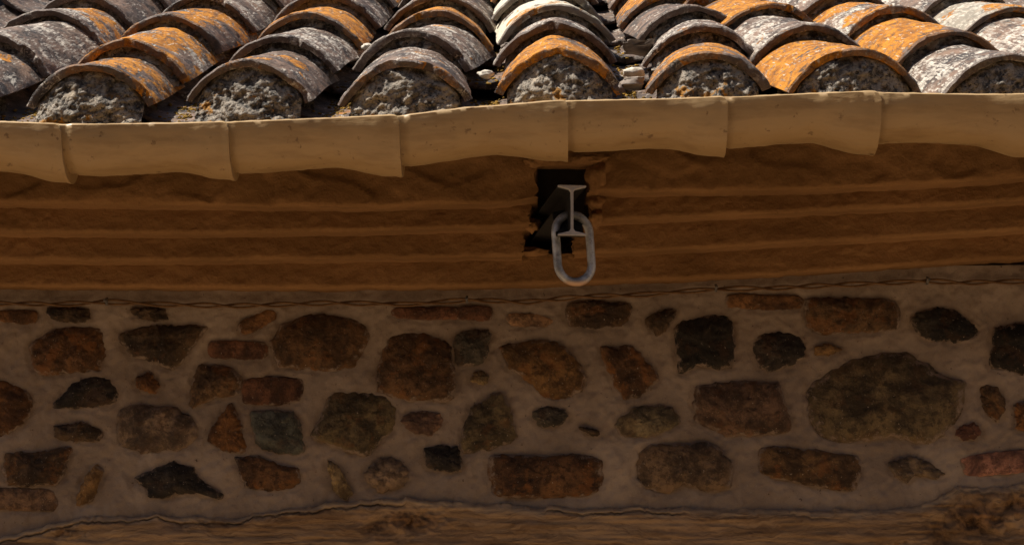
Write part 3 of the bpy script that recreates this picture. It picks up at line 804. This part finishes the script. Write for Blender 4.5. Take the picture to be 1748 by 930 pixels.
# ------------------------------------------------------------------ cream clay gutter
JX = [-455, -175, 104, 390, 682, 970, 1243, 1505, 1785, 2060]
GLAB = ['cut by the left frame edge', 'below the leftmost full tile row', 'below the second full tile row', 'between the third tile row and the steel beam', 'just right of the steel beam',
        'below the second tile row right of the beam', 'at the right frame edge']
for s in range(len(JX)-1):
    xa = P(JX[s], 190, YG-.075).x; xb = P(JX[s+1], 190, YG-.075).x
    x0 = xa - .030; n = 64; na = 40
    fl = random.uniform(.85, 1.15); sd = s*6.7; fs_ = random.uniform(.50, .66)
    if s in (0, 1): pass
    outer, inner = [], []
    for j in range(n):
        t = j/(n-1); x = x0 + (xb-x0)*t; u = max(0, (x-xa)/(xb-xa))
        r = .0655 + .002*math.sin(u*5+sd) - (.002 if u < .03 else 0)
        fl_h = .0135*fl*smooth((u-fs_)/(.93-fs_))           # flared, thicker end drops lower
        r += .55*fl_h
        th = .0095
        end = (xb-x)
        rc = .012; er = 0
        zr = gut_z(x)
        if u < .0: zr -= .0012
        if end < rc: er = (rc - math.sqrt(max(0, rc*rc-(rc-end)**2)))
        lift = .0035*smooth((u-.78)/.2)
        for i in range(na):
            a = math.pi*i/(na-1)          # 0 = front rim, pi = back rim
            dn = .0011*fbm(x, a*.06, 0, 30, 3, sd) + .0024*nz(x, a*.1, 0, 9, sd)
            ro = r + dn + .0012*(u > .97) 
            fy = YG - ro*math.cos(a)*(1.0); fz = zr - .001 - ro*math.sin(a)*1.04 - fl_h*.55*math.sin(a) + lift*max(0, math.cos(a))**2*0
            # corners of the free end are rounded
            xx = x - (er*0)
            if end < rc*1.01:
                corner = smooth(1 - math.sin(a)/.22) if a < math.pi/2 else 0
                fz -= er*corner*.9
            outer.append((xx, fy, fz))
            ri = ro - th
            inner.append((xx, YG - ri*math.cos(a), fz + (th*1.1 + fl_h*.40)*math.sin(a)))
    V = outer+inner; N = n*na
    Fc = grid_faces(na, n) + grid_faces(na, n, off=N)
    for i in range(na-1): e = (n-1)*na; Fc += [(i, i+1, N+i+1, N+i), (e+i, e+i+1, N+e+i+1, N+e+i)]
    # the rims are rounded by one raised middle loop
    m0 = len(V)
    for j in range(n):
        for (q, sgn) in ((0, 1), (na-1, 1)):
            a_, b_ = outer[j*na+q], inner[j*na+q]; V.append(((a_[0]+b_[0])/2, (a_[1]+b_[1])/2, (a_[2]+b_[2])/2 + .003 + .0010*fbm(a_[0], 0, 0, 40, 3, sd)))
    for j in range(n-1):
        for q, col in ((0, 0), (1, na-1)):
            A, B = j*na+col, (j+1)*na+col; M0, M1 = m0+j*2+q, m0+(j+1)*2+q
            Fc += [(A, B, M1, M0), (M0, M1, N+B, N+A)]
    for e in (0, n-1):
        for q, col in ((0, 0), (1, na-1)): Fc.append((e*na+col, m0+e*2+q, N+e*na+col))
    cx = (xa+xb)/2
    o = mesh_obj('gutter_section', [(a-cx, b-YG, c-gut_z(cx)) for a, b, c in V], Fc, MG, loc=(cx, YG, gut_z(cx)), sharp=55)
    lab = GLAB[s-1] if 1 <= s <= 7 else ('beyond the left frame edge' if s == 0 else 'beyond the right frame edge')
    tag(o, 'cream glazed clay gutter section ' + lab, 'gutter', 'overlapping cream gutter sections along the eave')

# ------------------------------------------------------------------ steel beam end and the link hanging from it
bp = P(977, 402, -.40)
verts = []; th = .0042; hh = .0835; fw = .0235; web = .0022
prof = [(-fw, 0), (fw, 0), (fw, .003), (web+.003, .0075), (web, .011), (web, hh-.011), (web+.003, hh-.0075), (fw, hh-.003), (fw, hh), (-fw, hh), (-fw, hh-.003), (-web-.003, hh-.0075), (-web, hh-.011), (-web, .011), (-web-.003, .0075), (-fw, .003)]
Lb = .62; ns = 24
for j in range(ns+1):
    for (a, b) in prof:
        bend = 0
        # the lower flange is cut away on a slope a few centimetres behind the end
        yj = Lb*j/ns; cope = .047*smooth((yj-.02)/.06) if b < .04 else 0
        verts.append((a, yj, b + cope + .0006*nz(a*30, j, b*30, 1.0)))
m = len(prof); faces = grid_faces(m, ns+1, True) + [tuple(range(m)), tuple(ns*m+i for i in range(m))]
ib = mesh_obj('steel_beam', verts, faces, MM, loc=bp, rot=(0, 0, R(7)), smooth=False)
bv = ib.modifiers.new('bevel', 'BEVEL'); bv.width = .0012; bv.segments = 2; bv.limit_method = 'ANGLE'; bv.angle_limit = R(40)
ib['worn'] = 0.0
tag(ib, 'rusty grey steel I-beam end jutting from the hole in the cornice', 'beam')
lp = P(975, 367, -.352)
ang = 64; ta = 20; rt = .0071; hw = .030; hl = .0265
verts = []
def stad(t):     # stadium path, unit param
    q = t*2*math.pi; x = hw*math.sin(q); z = (hw*.98)*math.cos(q) + (hl if math.cos(q) >= 0 else -hl)
    return x, z
pts = []
segn = 20
for i in range(segn+1): q = math.pi/2 - math.pi*i/segn; pts.append((hw*math.sin(q)*-1, hl + hw*math.cos(q)))
pts = [(hw*math.cos(math.pi*i/segn), hl + hw*math.sin(math.pi*i/segn)) for i in range(segn+1)]
pts += [(-hw, hl - 2*hl*i/8) for i in range(1, 8)]
pts += [(hw*math.cos(math.pi + math.pi*i/segn), -hl + hw*math.sin(math.pi + math.pi*i/segn)) for i in range(segn+1)]
pts += [(hw, -hl + 2*hl*i/8) for i in range(1, 8)]
n = len(pts)
for i, (x, z) in enumerate(pts):
    x0, z0 = pts[i-1]; x1, z1 = pts[(i+1) % n]; tx_, tz_ = x1-x0, z1-z0; l_ = math.hypot(tx_, tz_); tx_ /= l_; tz_ /= l_
    nxx, nzz = tz_, -tx_
    wr = rt*(1 + .05*nz(x, z, 0, 60) + (.08 if (z < -hl-.02 and x > 0) else 0))
    for k in range(ta):
        a = 2*math.pi*k/ta
        verts.append((x + nxx*wr*math.cos(a), wr*math.sin(a), z + nzz*wr*math.cos(a) - (hl+hw)))
faces = grid_faces(ta, n, True)
for k in range(ta): faces.append(((n-1)*ta+k, (n-1)*ta+(k+1) % ta, (k+1) % ta, k))
lk = mesh_obj('chain_link', verts, faces, MM, loc=lp, rot=(R(-3), R(-3), R(20)))
lk['worn'] = 1.0
tag(lk, 'oval grey iron chain link hanging through the steel beam end', 'chain link')

# ------------------------------------------------------------------ twisted cable along the top of the stones
CP = [(-260,520),(0,518),(100,519),(180,515),(300,520),(400,522),(560,517),(700,519),(800,512),(900,515),(1000,506),(1100,502),(1222,493),(1320,492),(1400,487),(1500,484),(1583,479),(1640,483),(1760,480),(1990,474)]
def cable(name, phase, lab, amp=.0032, r=.0021, xe=None, colr=MCAB):
    n = 900; m = 8; V = []
    x0, x1 = -1.2, 1.2
    pl = []
    for i in range(n):
        x = x0 + (x1-x0)*i/(n-1); p = px_of(x, -.02); z = P(p, lerp_tab(CP, p), -.02).z + .0015*nz(x, 0, 0, 9, phase)
        ph = x*2*math.pi/.15 + phase + 1.2*nz(x, 0, 0, 4)
        pl.append(Vector((x, -.019 + amp*math.cos(ph), z + amp*math.sin(ph)*1.1)))
    for i, c in enumerate(pl):
        for k in range(m):
            a = 2*math.pi*k/m; V.append((c.x, c.y + r*math.cos(a), c.z + r*math.sin(a)))
    F_ = grid_faces(m, n, True) + [tuple(range(m)), tuple((n-1)*m+k for k in range(m))]
    o = mesh_obj(name, V, F_, colr); tag(o, lab, 'cable', 'twisted pair of cables under the cornice'); return o
cable('cable', 0, 'thin brown cable clipped below the cornice, upper strand at the left nail')
cable('cable', math.pi, 'thin brown cable clipped below the cornice, lower strand at the left nail')
for px, py, lab in [(182,514,'tiny bright cable nail near the left end of the cable'),(797,511,'tiny cable nail below the cornice left of the chain link'),(1222,491,'small cable nail above the orange brick at right'),(1583,478,'black cable nail with bright tip at the far right')]:
    c = P(px, py, -.026); V = []; m = 10
    prof_ = [(.0008, -.009), (.0012, -.009), (.0012, .012), (.003, .012), (.003, .0145), (.0008, .0148)]
    for (rr_, h_) in prof_:
        for k in range(m): a = 2*math.pi*k/m; V.append((rr_*math.cos(a), -h_, rr_*math.sin(a)))
    # the saddle that holds the cable
    F_ = grid_faces(m, len(prof_), True) + [tuple(range(m)), tuple((len(prof_)-1)*m+k for k in range(m))]
    b = len(V)
    for t in range(13):
        a = math.pi*t/12
        for (yy, zz) in ((-1, 0), (1, 0)):
            for q in (0, 1): V.append((yy*.0022, .006-.0095*math.sin(a)*(1-.12*q), .0075*math.cos(a)*(1-.15*q) ))
    for t in range(12):
        A = b+t*4; B = A+4
        F_ += [(A, A+2, B+2, B), (A+1, A+3, B+3, B+1), (A, A+1, B+1, B), (A+2, A+3, B+3, B+2)]
    o = mesh_obj('cable_nail', V, F_, MNAIL, loc=c); tag(o, lab, 'nail', 'cable nails')
